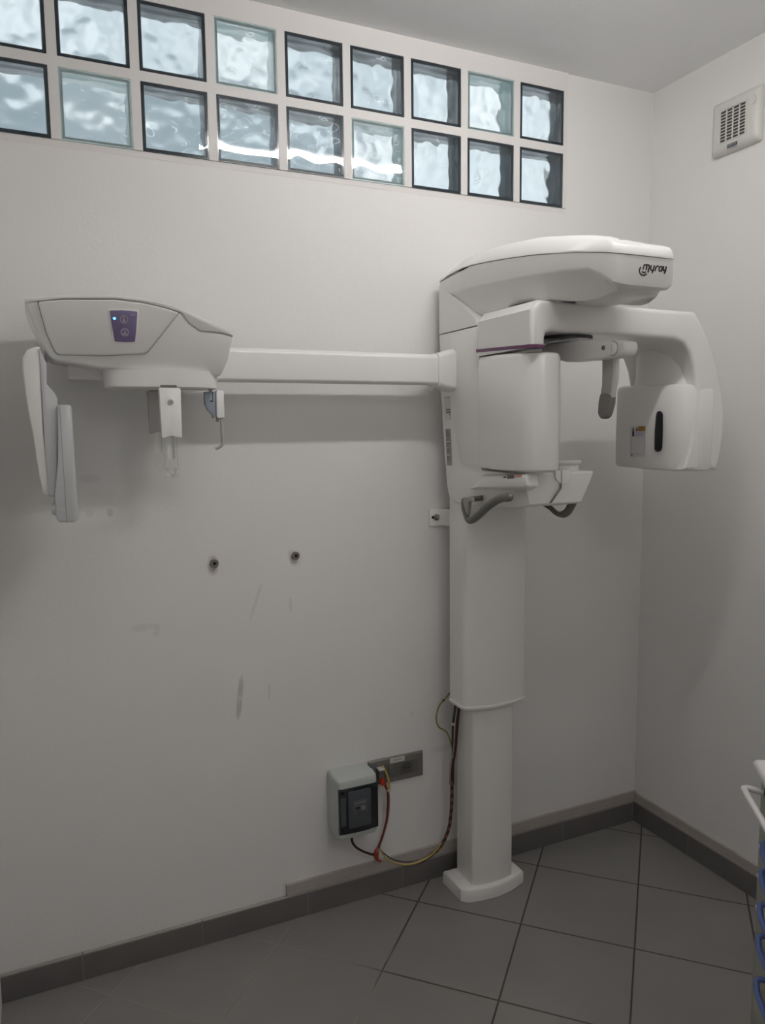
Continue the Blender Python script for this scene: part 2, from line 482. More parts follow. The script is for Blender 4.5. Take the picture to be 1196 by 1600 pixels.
# ledge carrying the small symbols
b = NB()
lp = [(734, 764), (754, 742), (826, 739), (829, 760), (822, 766)]
o0 = [at(px, py, 0, -.964) for px, py in lp]
o1 = [at(px, py, 0, -.984) for px, py in [(744, 762), (760, 745), (822, 743), (824, 758), (820, 762)]]
loft(b, [[p+Vector((.03, 0, 0)) for p in o0], o0, o1]); ledge = build('side_ledge', b, WHITE, car, bevel=.005, seg=2)
def decal(name, pts, x, m, parent, dx=.0008):
    return side(pts, x-dx, dx, m, name, parent, smooth=False)
lab = [((791, 744), (796, 743.5), (796, 746), (791, 746.2), LABELG, 'symbol'), ((798, 742), (813, 741), (815, 748), (798, 748.5), LABELG, 'symbol'), ((816, 741), (828, 740), (828, 744.5), (816, 745), ORANGEL, 'warning_label')]
for i, (p0, p1, p2, p3, m_, nm) in enumerate((((787, 744.5), (791, 744.2), (791, 747), (787, 747.2), LABELG, 'symbol'), ((793, 742.8), (802, 741.6), (804, 747.4), (793, 748), LABELG, 'symbol'), ((805, 741.6), (815.5, 741), (815.5, 745.2), (805, 746), ORANGEL, 'warning_label'))):
    decal(nm, (p0, p1, p2, p3), -.9843, m_, car)
# rating labels on the flank near the wall
decal('label', ((694, 621), (703, 619), (705, 655), (697, 657)), -.9655, LABEL, car)
for y0, y1 in ((638.5, 640.5), (641.5, 643), (643.8, 645.6)):
    decal('print', ((697, y0+.6), (703.6, y0), (703.8, y1), (697.1, y1+.6)), -.9664, LABELG, car)
decal('print', ((702, 646.8), (703.4, 646.6), (703.5, 648.8), (702.1, 649)), -.9664, LABELG, car)
decal('print', ((694.6, 620.6), (702.6, 619.6), (702.6, 620.4), (694.6, 621.4)), -.9664, LABELG, car)
decal('rating_label', ((696.5, 670.5), (704, 670), (706.6, 727), (699, 727.5)), -.9655, mat('silver_label', (.33, .325, .32), .4, metal=.2), car)
for i in range(17):
    t = i/17; xx = 697.0+2.4*t; yy = 672+50*t; w_ = 3.2+((i*5) % 4)*.8
    if i in (4, 9): continue
    decal('print', ((xx, yy), (xx+w_, yy-.25), (xx+w_+.05, yy+1.0), (xx+.05, yy+1.25)), -.9664, LABEL if i in (6, 13) else LABELG, car)

# chin rest and tongue on the front of the shelf
b = NB()
cyl(b, (-.765, -.475, 1.530), (-.765, -.475, 1.555), .040, .040, 28); cyl(b, (-.765, -.475, 1.555), (-.765, -.475, 1.566), .044, .049, 28)
build('chin_rest', b, WHITE2, XR, bevel=.002, seg=2)
tg = [at(px, py, 1, -.5215) for px, py in [(866, 735), (890, 734), (890, 746), (887, 752), (881, 756), (875, 756), (869, 751), (866, 745)]]
build('shelf_tongue', prism(NB(), tg, (0, -.008, 0)), WHITE2, car, bevel=.002, seg=2)
seam = [at(px, py, 1, -.5305) for px, py in [(877.4, 735), (878.6, 735), (878.6, 763), (862.8, 786), (861.6, 786), (877.4, 762)]]
build('shelf_seam', prism(NB(), [p for p in seam if True][:3]+[p for p in seam][3:], (0, .0095, 0)), mat('seam_grey', (.30, .295, .29), .6), car, smooth=False)
# patient grip handles
def handle(x, pts, side_):
    b = NB()
    q = [Vector((x+dx, y, z)) for dx, y, z in pts]
    n = 8*(len(q)-1)
    tube(b, q, lambda t: .0085+.0045*min(1, max(0, (t-.42)*6)), n=12)
    h = build('grip_handle', b, HANDLE, XR)
    sphere_ = NB(); sphere(sphere_, q[-1], .0128, 12); build('end_cap', sphere_, HANDLE, h)
    return h
a1, a2, a3, a4, a5, a6 = [at(px, py, 0, -1.005) for px, py in [(735, 779), (725, 783), (727, 800), (733, 813), (764, 790), (796, 777)]]
P1 = [(.045, a1.y, a1.z), (.012, a2.y-.004, a2.z+.004), (0, a2.y, a2.z), (0, a3.y, a3.z), (0, a4.y-.004, a4.z), (0, (a4.y+a5.y)/2, (a4.z+a5.z)/2-.006), (0, a5.y, a5.z), (0, a6.y+.05, a6.z-.008), (0, a6.y, a6.z)]
hl = handle(-1.005, P1, -1); hl['label'] = 'dark grey left grip handle with long curved bar'
b1, b2, b3, b4 = [at(px, py, 0, -.70) for px, py in [(862, 793), (869, 801), (884, 803), (899, 777)]]
P2 = [(-.03, b1.y+.02, b1.z+.02), (-.005, b1.y, b1.z), (0, b2.y, b2.z), (0, b3.y+.02, b3.z-.004), (0, b3.y-.01, b3.z+.008), (0, b4.y+.012, b4.z-.02), (0, b4.y, b4.z)]
hr = handle(-.70, P2, 1)
cl = [at(px, py, 0, -1.012) for px, py in [(723, 783), (729, 777), (736, 777), (738, 784), (733, 785), (731, 806), (727, 800)]]
build('handle_clip', prism(NB(), cl, (.012, 0, 0)), HANDLE2, hl, bevel=.003, seg=2)

# overhead arm
plan = [(-.695, -.042), (-.965, -.042), (-.965, -.40), (-.962, -.80)]
plan = roundpoly([(-.692, -.042), (-.965, -.042), (-.965, -.30), (-.963, -.60), (-.960, -.905), (-.765, -.905), (-.692, -.76), (-.692, -.30)], [.008, .008, 0, 0, .055, .06, .05, 0], 7)
# add stations along the long sides so that the arch bends smoothly
def densify(lp, step):
    out = []
    for i in range(len(lp)):
        a, c = Vector(lp[i]), Vector(lp[(i+1) % len(lp)])
        n = max(1, int((c-a).length/step))
        out += [a+(c-a)*j/n for j in range(n)]
    return out
plan = densify(plan, .05)
SEAM = [(-.035, 2.158), (-.11, 2.172), (-.184, 2.177), (-.25, 2.176), (-.328, 2.170), (-.45, 2.157), (-.579, 2.141), (-.751, 2.112), (-.848, 2.092), (-.91, 2.077)]
CREASE = [(-.03, 2.112), (-.109, 2.11), (-.321, 2.101), (-.573, 2.084), (-.70, 2.072), (-.80, 2.060), (-.835, 2.048), (-.87, 2.022), (-.91, 2.004)]
UNDER = [(-.04, 2.05), (-.25, 2.022), (-.61, 2.0195), (-.68, 2.003), (-.74, 1.993), (-.80, 1.992), (-.86, 2.0), (-.91, 2.004)]
fs = lambda y: interp(SEAM, y); fc = lambda y: interp(CREASE, y); fu = lambda y: interp(UNDER, y)
b = NB()
p1 = inset(plan, .012); p2 = inset(plan, .036)
layers = [[(x, y, fs(y)-.0016) for x, y in plan], [(x, y, fc(y)+.008) for x, y in plan], [(x, y, fc(y)) for x, y in inset(plan, .002)], [(x, y, fc(y)-.010) for x, y in inset(plan, .012)],
          [(x, y, min(fc(y)-.011, fu(y)+.018)) for x, y in inset(plan, .024)], [(x, y, fu(y)) for x, y in p2]]
loft(b, layers)
arm = build('overhead_arm', b, WHITE, XR)
b = NB()
nk = [(-.0425, 1.988), (-.285, 1.988), (-.272, 2.012), (-.112, 2.112), (-.0425, 2.152)]
loft(b, [[(XA-.0003, y, z) for y, z in nk], [(XB, y, z) for y, z in nk]])
build('arm_neck', b, WHITE, arm, smooth=False)
b = NB(); box(b, XA+.05, XB-.05, -.36, -.05, 1.99, 2.07); build('arm_core', b, WHITE, arm, bevel=.01)
b = NB()
def lidtop(y): return interp([(-.04, .016), (-.08, .029), (-.13, .039), (-.3, .047), (-.55, .052), (-.72, .047), (-.82, .040), (-.91, .024)], y)
def lidloop(ds, df, h):
    out = []
    for (x, y), A_, B_ in zip(plan, inset(plan, ds), inset(plan, df)):
        t = max(0, min(1, (-.80-y)/.07), min(1, (y+.07)/.03)); t = t*t*(3-2*t)
        p = A_.lerp(B_, t); out.append((p.x, p.y, fs(y)+lidtop(y)*h))
    return out
loft(b, [[(x, y, fs(y)) for x, y in inset(plan, .004)], [(x, y, fs(y)) for x, y in inset(plan, -.0015)], [(x, y, fs(y)+.004) for x, y in inset(plan, -.0015)],
         lidloop(.022, .003, .72), lidloop(.031, .008, .93), lidloop(.040, .018, 1.0), lidloop(.07, .05, 1.06)], cap=False)
bmesh.ops.recalc_face_normals(b, faces=b.faces)
# close the lid top with ribs across
top = [v for v in b.verts]; nP = len(plan); tl = top[-nP:]; b.verts.ensure_lookup_table()
try: b.faces.new(tl)
except ValueError: pass
bot = top[:nP]
b.faces.new(bot)
build('arm_lid', b, WHITE2, arm)
b = NB(); cyl(b, (-.80, -.475, 2.0145), (-.80, -.475, 2.024), .150, .150, 56); build('bearing_shade_ring', b, DARK, arm)  # bearing ring, widened in black to draw the shaded slit above the rotor

# the maker's mark on the front of the arm
def ribbon(bm, pts, w, y, th=.0012):
    pts = [Vector(p) for p in pts]; L, Rr = [], []
    for i, p in enumerate(pts):
        d = (pts[min(i+1, len(pts)-1)]-pts[max(0, i-1)]).normalized(); nn = Vector((-d.y, d.x))*w/2
        L.append(p+nn); Rr.append(p-nn)
    loop = L+Rr[::-1]
    q0 = [bm.verts.new((p.x, y, p.y)) for p in loop]; q1 = [bm.verts.new((p.x, y-th, p.y)) for p in loop]
    n = len(pts)
    for i in range(n-1):
        bm.faces.new((q1[i], q1[i+1], q1[2*n-2-i], q1[2*n-1-i]))
        bm.faces.new((q0[i], q0[i+1], q0[2*n-2-i], q0[2*n-1-i]))
    for i in range(2*n):
        j = (i+1) % (2*n); bm.faces.new((q0[i], q0[j], q1[j], q1[i]))
LO = at(990, 400, 1, -.906); LX = at(1060, 400, 1, -.906); LZ = at(990, 440, 1, -.906)
def lg(px, py):   # logo drawing units: the 1196x683 zoom of the mark
    fx = px/1196; fy = py/683
    p = at(990+70*fx, 400+40*fy, 1, -.906); return (p.x, p.z)
def arc(cx, cy_, r, a0, a1, n=12, sq=1): return [lg(cx+r*math.cos(R(a0+(a1-a0)*i/n)), cy_+sq*r*math.sin(R(a0+(a1-a0)*i/n))) for i in range(n+1)]
def sp2(*p): return [Vector((v.x, v.y)) for v in spline([Vector((*lg(*q), 0)) for q in p], 6)]
b = NB(); W = .0038
strokes = [sp2((205, 295), (170, 370), (185, 450), (235, 505), (300, 515), (365, 475)),
           sp2((245, 405), (265, 435), (300, 445), (345, 415)),
           sp2((268, 360), (285, 290), (305, 238), (340, 235), (410, 242), (435, 262), (425, 330), (395, 440)),
           sp2((370, 245), (365, 290), (345, 370)),
           sp2((490, 245), (470, 310), (475, 360), (505, 382), (540, 370)),
           sp2((570, 250), (550, 330), (530, 400), (512, 455)),
           sp2((580, 405), (605, 320), (630, 280), (690, 268)),
           sp2((765, 275), (720, 290), (695, 345), (705, 395), (745, 400)),
           sp2((780, 275), (775, 340), (755, 410)),
           sp2((820, 270), (805, 330), (815, 375), (845, 385), (870, 370)),
           sp2((895, 275), (880, 340), (862, 410), (840, 470))]
for s_ in strokes: ribbon(b, s_, W, -.9045)
build('logo', b, INK, arm, smooth=False)

# rotor
YR0, YR1 = -.318, -.607
outer = [at(px, py, 1, YR1) for px, py in [(1086, 487), (1094, 500), (1104, 522), (1114, 549), (1122, 578), (1129, 613), (1132, 645), (1131, 680), (1126, 712), (1120, 734)]]
inner = [at(px, py, 1, YR1) for px, py in [(1068, 734), (1078, 700), (1086, 640), (1088, 600), (1084, 572), (1077, 550), (1068, 537), (1054, 530.5)]]
ol = [(-.945, 1.888), (-.988, 1.888), (-.990, 1.990), (-.966, 2.016)]+[(p.x, p.z) for p in outer]+[(p.x, p.z) for p in inner]+[(-.70, 1.932), (-.925, 1.932), (-.941, 1.925), (-.945, 1.91)]
rot = build('rotor_arm', rimprism(NB(), ol, YR1-.003, YR0, .015), WHITE, XR)
b = NB(); rl = roundpoly([(-.9445, YR0+.003), (-.990, YR0+.003), (-.990, YR1-.002), (-.9445, YR1-.002)], [.004, .008, .014, .006], 4)
loft(b, [[(x, y, 1.886+.014*(y-YR1)/(YR0-YR1)) for x, y in rl], [(x, y, 1.8955+.014*(y-YR1)/(YR0-YR1)) for x, y in rl]])
build('accent_stripe', b, PURPLE, rot)

# sensor housing (left), tube head (right)
sh = roundpoly([(-.884, YR0), (-.982, YR0), (-.996, -.42), (-.998, -.50), (-.988, -.57), (-.955, -.610), (-.900, -.612), (-.884, -.600)], [.01, .01, 0, .05, .04, .04, .012, .008], 6)
b = NB()
zt = lambda y: 1.877+.012*(y-YR1)/(YR0-YR1)
zb = lambda y: 1.545-.002*math.sin(math.pi*(y-YR0)/(YR1-YR0))
loft(b, [[(x, y, zb(y)) for x, y in inset(sh, .010)], [(x, y, zb(y)+.003) for x, y in inset(sh, .003)], [(x, y, zb(y)+.010) for x, y in inset(sh, .001)], [(x, y, 1.70) for x, y in inset(sh, -.002)],
         [(x, y, zt(y)-.016) for x, y in sh], [(x, y, zt(y)-.004) for x, y in inset(sh, .005)], [(x, y, zt(y)) for x, y in inset(sh, .016)]])
sens = build('sensor_housing', b, WHITE, XR)
b = NB(); box(b, -.886, -.876, -.585, -.42, 1.70, 1.862); build('sensor_window', b, WHITE2, sens, bevel=.004, seg=2)
b = NB(); box(b, -.8765, -.8745, -.583, -.572, 1.694, 1.715); build('sensor_catch', b, HANDLE2, sens)
b = NB(); box(b, -.955, -.885, -.40, -.36, 1.88, 1.93); build('housing_stem', b, WHITE, sens)

th = roundpoly([(-.30, YR0-.004), (-.44, YR0-.004), (-.453, -.40), (-.453, -.52), (-.425, -.580), (-.365, -.6125), (-.30, -.6125)], [.02, .022, .0, .05, .05, .03, .01], 8)
def thz(x, y): return 1.796+.008*max(0, min(1, (y-YR1)/.27))
def thb(x, y): return 1.527+.006*max(0, min(1, (y-YR1)/.27))
b = NB()
loft(b, [[(x, y, thb(x, y)) for x, y in inset(th, .012)], [(x, y, thb(x, y)+.003) for x, y in inset(th, .004)], [(x, y, thb(x, y)+.012) for x, y in th], [(x, y, 1.66) for x, y in inset(th, -.001)], [(x, y, thz(x, y)-.02) for x, y in th], [(x, y, thz(x, y)-.006) for x, y in inset(th, .005)], [(x, y, thz(x, y)) for x, y in inset(th, .018)]])
tube_h = build('tube_head', b, WHITE, XR)
b = NB()
nkp = roundpoly([(-.31, -.37), (-.405, -.37), (-.425, -.42), (-.425, -.47), (-.40, -.54), (-.37, -.575), (-.31, -.58)], [.01, .03, .02, .02, .02, .02, .01], 5)
loft(b, [[(x, y, z) for x, y in inset(nkp, d)] for z, d in ((1.785, -.008), (1.80, -.004), (1.82, 0), (1.89, 0), (1.915, -.003), (1.94, -.008))])
build('head_neck', b, WHITE, tube_h)
XT = -.4531
sl = [at(px, py, 0, XT) for px, py in [(1024, 702), (1024.5, 672), (1026.5, 648), (1028, 643.5), (1031, 642), (1035, 643.5), (1037, 648), (1037, 672), (1035.5, 700), (1034, 704.5), (1030, 706), (1026, 705)]]
build('beam_window', prism(NB(), sl, (-.003, 0, 0)), DARK, tube_h, bevel=.0012, seg=2)
decal('warning_label', ((985, 666), (1009.2, 665), (1008.4, 714.5), (985, 714.5)), XT, LABEL, tube_h, .001)
for pts, m_ in ((((998, 666.3), (1008.8, 666), (1008.6, 673.5), (997.8, 673.5)), YELLOWL), (((987.2, 673.2), (990, 667.8), (991.8, 673)), LABELG), (((993.4, 673.2), (995.6, 668), (997.4, 673.2)), REDL),
                (((988.4, 673.5), (991, 673.4), (990.8, 682), (988.2, 682)), INK), (((991.5, 674.5), (1008.6, 674.2), (1008.4, 682), (991.2, 682.4)), LABELV), (((1006.6, 682), (1008.4, 682), (1008, 709.5), (1006, 709.5)), LABELV),
                (((986.4, 683), (987.4, 683), (986.6, 709), (985.6, 709)), LABELV), (((986, 708.8), (1006, 708.8), (1006, 710), (986, 710)), LABELV)):
    decal('label_print', pts, XT-.001, m_, tube_h, .0006)
cc = at(987.8, 711, 0, XT-.001); b = NB(); cyl(b, cc, cc+Vector((-.0007, 0, 0)), .0046, n=16); build('label_print', b, mat('violet_print', (.26, .22, .36), .5), tube_h)

# head support under the rotor, with its hanging temple piece
XS0 = -.83
hs = [at(px, py, 0, XS0) for px, py in [(846, 541), (858, 536), (892, 531), (949, 530), (974, 533), (975, 546), (970, 554), (961, 558), (938, 561.5), (884, 565.5), (846, 556)]]
b = NB(); loft(b, [hs, [p+Vector((.052, 0, 0)) for p in hs]])
hso = build('head_support', b, WHITE2, XR, bevel=.007, seg=3)
b = NB(); cyl(b, (-.80, -.50, 1.9225), (-.80, -.50, 1.9335), .085, n=36); build('slit_shade_disc', b, DARK, hso)  # thin black disc standing in for the shade in the slit under the rotor
kc = at(958, 544.5, 0, XS0)
b = NB(); cyl(b, kc+Vector((.004, 0, 0)), kc+Vector((-.013, 0, 0)), .0185, .0175, 26); kn = build('adjuster_knob', b, WHITE2, hso, bevel=.003, seg=2)
b = NB(); box(b, kc.x-.0135, kc.x-.012, kc.y-.0292+.018, kc.y-.0278+.018, kc.z-.010, kc.z+.010); build('knob_groove', b, STEM, kn)
b = NB(); cyl(b, Vector((XS0+.001, kc.y, kc.z)), Vector((XS0-.0012, kc.y, kc.z)), .0202, n=26); build('knob_shade_ring', b, STEM, hso)  # darker ring paints the soft shadow outline around the knob
kc = at(943.5, 543.5, 0, XS0); b = NB(); cyl(b, kc+Vector((.003, 0, 0)), kc+Vector((-.002, 0, 0)), .0065, n=14); build('adjuster_socket', b, HANDLE, hso)
st = [at(px, py, 0, -.80) for px, py in [(941, 554), (957, 554), (958, 575), (957, 592), (955, 612), (951, 626), (938, 622), (940.5, 600), (941, 575)]]
tp = build('temple_support', prism(NB(), st, (.014, 0, 0)), STEM, hso, bevel=.003, seg=2)
st2 = [at(px, py, 0, -.7985) for px, py in [(953, 554), (961.5, 554), (962.5, 575), (961.5, 592), (958.5, 612), (954, 628), (950, 626), (955, 606), (956.5, 590), (956, 572)]]
build('support_edge', prism(NB(), st2, (.014, 0, 0)), LGREY, hso, bevel=.002, seg=2)
pd = [at(px, py, 0, -.8015) for px, py in [(936.5, 616), (941, 613), (950, 613.5), (955, 618), (954, 630), (951, 642), (948, 651), (943, 655), (937, 654), (933, 646), (934, 632)]]
build('temple_pad', prism(NB(), pd, (.022, 0, 0)), PAD, hso, bevel=.006, seg=3)

# ------------------------------------------------------------------ cephalometric arm and head
sec = roundpoly([(-.116, 1.810), (-.116, 1.909), (-.146, 1.909), (-.157, 1.898), (-.157, 1.818), (-.149, 1.810)], [.004, .004, .006, .006, .004, .004], 3)
b = NB(); loft(b, [[(-2.15, y, z) for y, z in sec], [(-1.015, y, z) for y, z in sec]])
ca = build('side_arm', b, WHITE, XR)
b = NB()
fl = lambda g: roundpoly([(-.108+g, 1.804-g), (-.108+g, 1.914+g), (-.148, 1.914+g), (-.161-g*.3, 1.902+g), (-.161-g*.3, 1.815-g), (-.152, 1.804-g)], .006, 3)
loft(b, [[(x, y, z) for y, z in fl(g)] for x, g in ((-1.032, 0), (-1.024, .001), (-1.005, .006), (-.985, .012), (-.958, .015))])
build('arm_flange', b, WHITE, ca)

YC = -.30                      # front of the head
def cf(px, py, y=YC): return at(px, py, 1, y+.0006*max(0, py-470))
ceph_px = [(38.5, 470), (100, 463.5), (130, 462), (180, 463.5), (225, 469), (262, 478), (286, 488), (300, 500), (313, 513), (345, 518), (364, 522), (358, 560), (345, 585), (300, 577), (200, 566), (77, 562), (62, 530), (48, 495)]
# body: front outline swept back to near the wall with a slight draft
b = NB()
body_px = [(38.5, 472), (100, 466.5), (180, 466.5), (225, 472), (262, 481), (284, 489), (297, 505), (313, 517), (345, 520), (364.5, 525), (357, 562), (345, 588), (300, 583), (160, 576), (84, 562), (76, 555), (60, 525), (46, 495)]
fr = [cf(*p) for p in body_px]
bk = [Vector((p.x, -.085, p.z)) for p in fr]
b = NB(); loft(b, [fr, bk]); ceph = build('cephalometric_head', b, WHITE, XR, bevel=.007, seg=3)
cfl = lambda px, py: at(px, py, 1, YC-.002+(.0006*max(0, py-470) if py > 0 else 0))
lid_px = [(38, 473), (38.5, 465), (60, 462.5), (100, 460.5), (140, 460), (180, 461.5), (220, 466), (250, 472.5), (275, 478), (287, 483), (303, 490.5), (321, 499), (336, 504.5), (348, 509.5), (358, 516), (366, 525.5), (345, 519.5), (313, 517), (297, 505), (284, 489), (262, 481), (225, 472), (180, 466.5), (100, 466.5)]
fr = [cf(*p, YC-.002) for p in lid_px]
b = NB(); loft(b, [fr, [Vector((p.x, -.085, p.z+.001)) for p in fr]])
build('head_lid', b, WHITE2, ceph, bevel=.003, seg=2)
pan = [cf(*p) for p in [(59, 471.5), (100, 468.5), (180, 468.5), (225, 474), (262, 483), (280, 489), (255, 520), (232, 549), (226, 553), (160, 556), (92, 554.5), (86, 550), (72, 520)]]
b = NB(); loft(b, [[p+Vector((0, .01, 0)) for p in pan], [p+Vector((0, -.0065, 0)) for p in pan]])
build('front_panel', b, WHITE, ceph, bevel=.0055, seg=3)
pc = sum(pan, Vector())/len(pan)
build('panel_gap', prism(NB(), [p+(p-pc).normalized()*.0013+Vector((0, -.0012, 0)) for p in pan], (0, .004, 0)), mat('gap_grey', (.22, .22, .215), .6), ceph, smooth=False)
kp = [cf(*p, YC-.006) for p in [(171.3, 486), (173, 485.3), (190, 485), (205, 485.8), (214, 487), (214.6, 489), (213, 515), (211, 533), (209.5, 534.5), (195, 534.8), (181, 534), (179, 532.5), (174, 505)]]
build('keypad_bezel', prism(NB(), [p+(p-cf(194, 510, YC-.006))*.10 for p in kp], (0, -.0012, 0)), WHITE2, ceph, bevel=.0008, seg=2)
kpo = build('keypad', prism(NB(), kp, (0, -.0022, 0)), KEYPAD, ceph, bevel=.0008, seg=2)
YK = YC-.0083
for (cx, cyy, up) in ((193.8, 499.3, 1), (195.2, 519.3, 0)):
    c = cf(cx, cyy, YK)
    b = NB(); t_ = [c+Vector((math.cos(a)*.0098, 0, math.sin(a)*.0098)) for a in [2*math.pi*i/28 for i in range(28)]]
    t2 = [c+Vector((math.cos(a)*.0076, 0, math.sin(a)*.0076)) for a in [2*math.pi*i/28 for i in range(28)]]
    loft(b, [[p for p in t_], [p+Vector((0, -.0012, 0)) for p in t_], [p+Vector((0, -.0012, 0)) for p in t2], [p for p in t2]], cap=False)
    cyl(b, c+Vector((0, .0002, .0030)), c+Vector((0, -.0008, .0030)), .0021, n=12)
    bd = [(-.0040, -.0055), (.0040, -.0055), (.0026, .0004), (-.0026, .0004)] if up else [(-.0046, -.0050), (.0046, -.0050), (.0046, -.0030), (.0022, -.0004), (-.0022, -.0004), (-.0046, -.0030)]
    prism(b, [c+Vector((x, .0002, z)) for x, z in bd], (0, -.0010, 0))
    for v in b.verts: v.co.y -= .343*(v.co.z-c.z)      # the keypad leans with the front
    build('button', b, KEYRING, ceph)
c = cf(178.8, 497.4, YK); b = NB(); sphere(b, c, .0036, 12, (1, .5, 1)); build('indicator_light', b, LEDM, ceph)
c = cf(208.3, 492, YK); b = NB(); box(b, c.x-.005, c.x+.005, c.y-.0004, c.y+.0004, c.z-.0026, c.z+.0026); build('keypad_symbol', b, mat('faint_print', (.27, .23, .36), .5), ceph)

# turntable under the head
cx, cyy = (at(162, 600, 1, -.20).x+at(341, 600, 1, -.20).x)/2, -.184
rx = (at(341, 600, 1, -.20).x-at(162, 600, 1, -.20).x)/2
b = NB()
E_ = lambda d, z: [(cx+(rx-d)*math.copysign(abs(math.cos(t))**.75, math.cos(t)), cyy+(.066-d)*math.copysign(abs(math.sin(t))**.75, math.sin(t)), z) for t in [2*math.pi*i/48 for i in range(48)]]
loft(b, [E_(.008, 1.788), E_(.006, 1.785), E_(.002, 1.788), E_(0, 1.815), E_(-.001, 1.832)])
turn = build('turntable', b, WHITE, XR)

# ear rod holders
def ear(y, pxc, zt_, zb_, label):
    x = at(pxc, 630, 1, y).x
    sgn = 1 if y < -.2 else -1
    b = NB()
    hh = [(x-.026, zt_), (x+.026, zt_), (x+.030, zt_-.004), (x+.029, zb_+.11), (x+.026, zb_+.105), (x, zb_+.112), (x-.022, zb_+.105), (x-.024, zb_+.11)]
    prism(b, [(px_, y-.010, z) for px_, z in hh], (0, .020, 0))
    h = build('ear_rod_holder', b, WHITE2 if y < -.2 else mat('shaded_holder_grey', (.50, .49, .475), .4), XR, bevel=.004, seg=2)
    if label: h['label'] = label
    b = NB(); rd = roundpoly([(x-.015, zb_), (x+.016, zb_), (x+.015, zb_+.13), (x-.014, zb_+.13)], [.008, .008, .002, .002], 4)
    prism(b, [(p.x, y-.004, p.y) for p in rd], (0, .008, 0)); build('ear_rod', b, ACRYL, h)
    b = NB(); cyl(b, (x, y, zb_+.11), (x, y, zb_+.052), .0095, n=18); build('rod_core', b, ACRYL, h)
    b = NB(); tt = [2*math.pi*i/28 for i in range(28)]
    ring = lambda r, yy: [(x+r*math.cos(a), yy, zb_+.016+r*math.sin(a)) for a in tt]
    loft(b, [ring(.0145, y+sgn*.004), ring(.0145, y+sgn*.013), ring(.011, y+sgn*.016), ring(.008, y+sgn*.013), ring(.008, y+sgn*.004)], cap=False); build('ear_plug', b, ACRYL, h)
    if y < -.2:
        b = NB(); cyl(b, (x+.002, y-.0098, zt_-.038), (x+.002, y-.0125, zt_-.038), .0075, n=18); build('screw', b, STEEL, h)
        b = NB(); cyl(b, (x+.002, y-.0124, zt_-.038), (x+.002, y-.0130, zt_-.038), .0042, n=18); build('screw_socket', b, HANDLE2, h)
    b = NB(); box(b, x-.02, x+.02, y-.008, y+.008, zt_, 1.79); build('holder_slot', b, HANDLE, h)
zf0 = at(264, 606, 1, -.28).z; zf1 = at(270, 747, 1, -.28).z
ear(-.28, 264.5, zf0, zf1, 'front white ear rod holder with a round screw')
ear(-.115, 245.5, at(245, 611, 1, -.115).z, at(249, 736, 1, -.115).z, None)

# nasion support
YN = -.20
nf = lambda px, py, y=YN: at(px, py, 1, y)
pl_ = [nf(*p) for p in [(319.5, 612), (337.5, 611.5), (338, 652), (333, 653.5), (332, 648), (324, 640), (320, 630)]]
nas = build('nasion_support', prism(NB(), pl_, (0, .014, 0)), NAS, XR, bevel=.002, seg=2)
build('nasion_stem', prism(NB(), [nf(*p, YN-.001) for p in [(326.5, 600), (331.5, 600), (332, 626), (327.5, 626)]], (0, .006, 0)), mat('pale_blue_stem', (.30, .34, .38), .4), nas)
build('nasion_slot', prism(NB(), [nf(*p, YN-.0008) for p in [(331.5, 612), (333, 612), (333, 628), (328.5, 628), (328.5, 626), (331.5, 626)]], (0, .002, 0)), DARK, nas)
build('nasion_block', prism(NB(), [nf(*p, YN-.004) for p in [(338, 611), (340, 609.5), (349, 610), (350, 613), (351, 653), (341, 653.5), (339, 651)]], (0, .022, 0)), WHITE2, nas, bevel=.0025, seg=2)
build('nasion_catch', prism(NB(), [nf(*p, YN-.001) for p in [(338.5, 652), (343, 652), (343, 659), (338.5, 659)]], (0, .008, 0)), HANDLE, nas)
b = NB(); tube(b, [nf(*p, YN+.004) for p in [(346.5, 652), (347, 672), (348, 690), (346, 696), (342, 699), (337, 701)]], .0046, n=10); build('nasion_rod', b, STEM, nas)

# receptor panel and cassette at the far left end
def fp(px, py, y): return at(px, py, 1, y)
Z8 = lambda q: [(20+x/5.333, 530+y/5.333) for x, y in q]
shell = Z8([(225, 62), (185, 64), (120, 90), (82, 150), (80, 250), (95, 370), (112, 500), (140, 660), (172, 820), (205, 1050), (228, 1200), (250, 1290), (300, 1312), (310, 1305), (260, 800), (240, 400)])
b = NB(); q = [fp(*p, -.30) for p in shell]
cc = sum(q, Vector())/len(q)
loft(b, [[p+(cc-p)*.10+Vector((0, -.008, 0)) for p in q], q, [p+Vector((0, .08, 0)) for p in q], [p+Vector((0, .20, 0)) for p in q]])
rec = build('receptor_shell', b, WHITE, XR, bevel=.008, seg=2)
grey = Z8([(215, 66), (280, 195), (281, 375), (330, 425), (352, 452), (374, 500), (376, 700), (370, 1100), (362, 1296), (345, 1312), (300, 1312), (260, 800), (232, 300)])
q = [fp(*p, -.312) for p in grey]
build('receptor_side', prism(NB(), q, (0, .19, 0)), GREYP, rec, bevel=.005, seg=2)
cas = Z8([(372, 546), (485, 546), (492, 570), (515, 960), (548, 1480), (540, 1510), (515, 1530), (385, 1528), (362, 1490), (350, 1310), (376, 1000)])
q = [fp(*p, -.325) for p in cas]
co = build('cassette', prism(NB(), q, (0, .20, 0)), GREYP, XR, bevel=.005, seg=2)
q = [fp(*p, -.3255) for p in Z8([(388, 560), (393, 560), (453, 1526), (447, 1526)])]
build('cassette_seam', prism(NB(), q, (0, .002, 0)), HANDLE2, co)
kc = fp(*Z8([(345, 1415)])[0], -.30); b = NB(); cyl(b, kc+Vector((.006, 0, 0)), kc+Vector((-.006, 0, 0)), .018, .014, 20); build('cassette_knob', b, GREYP, co, bevel=.003, seg=2)
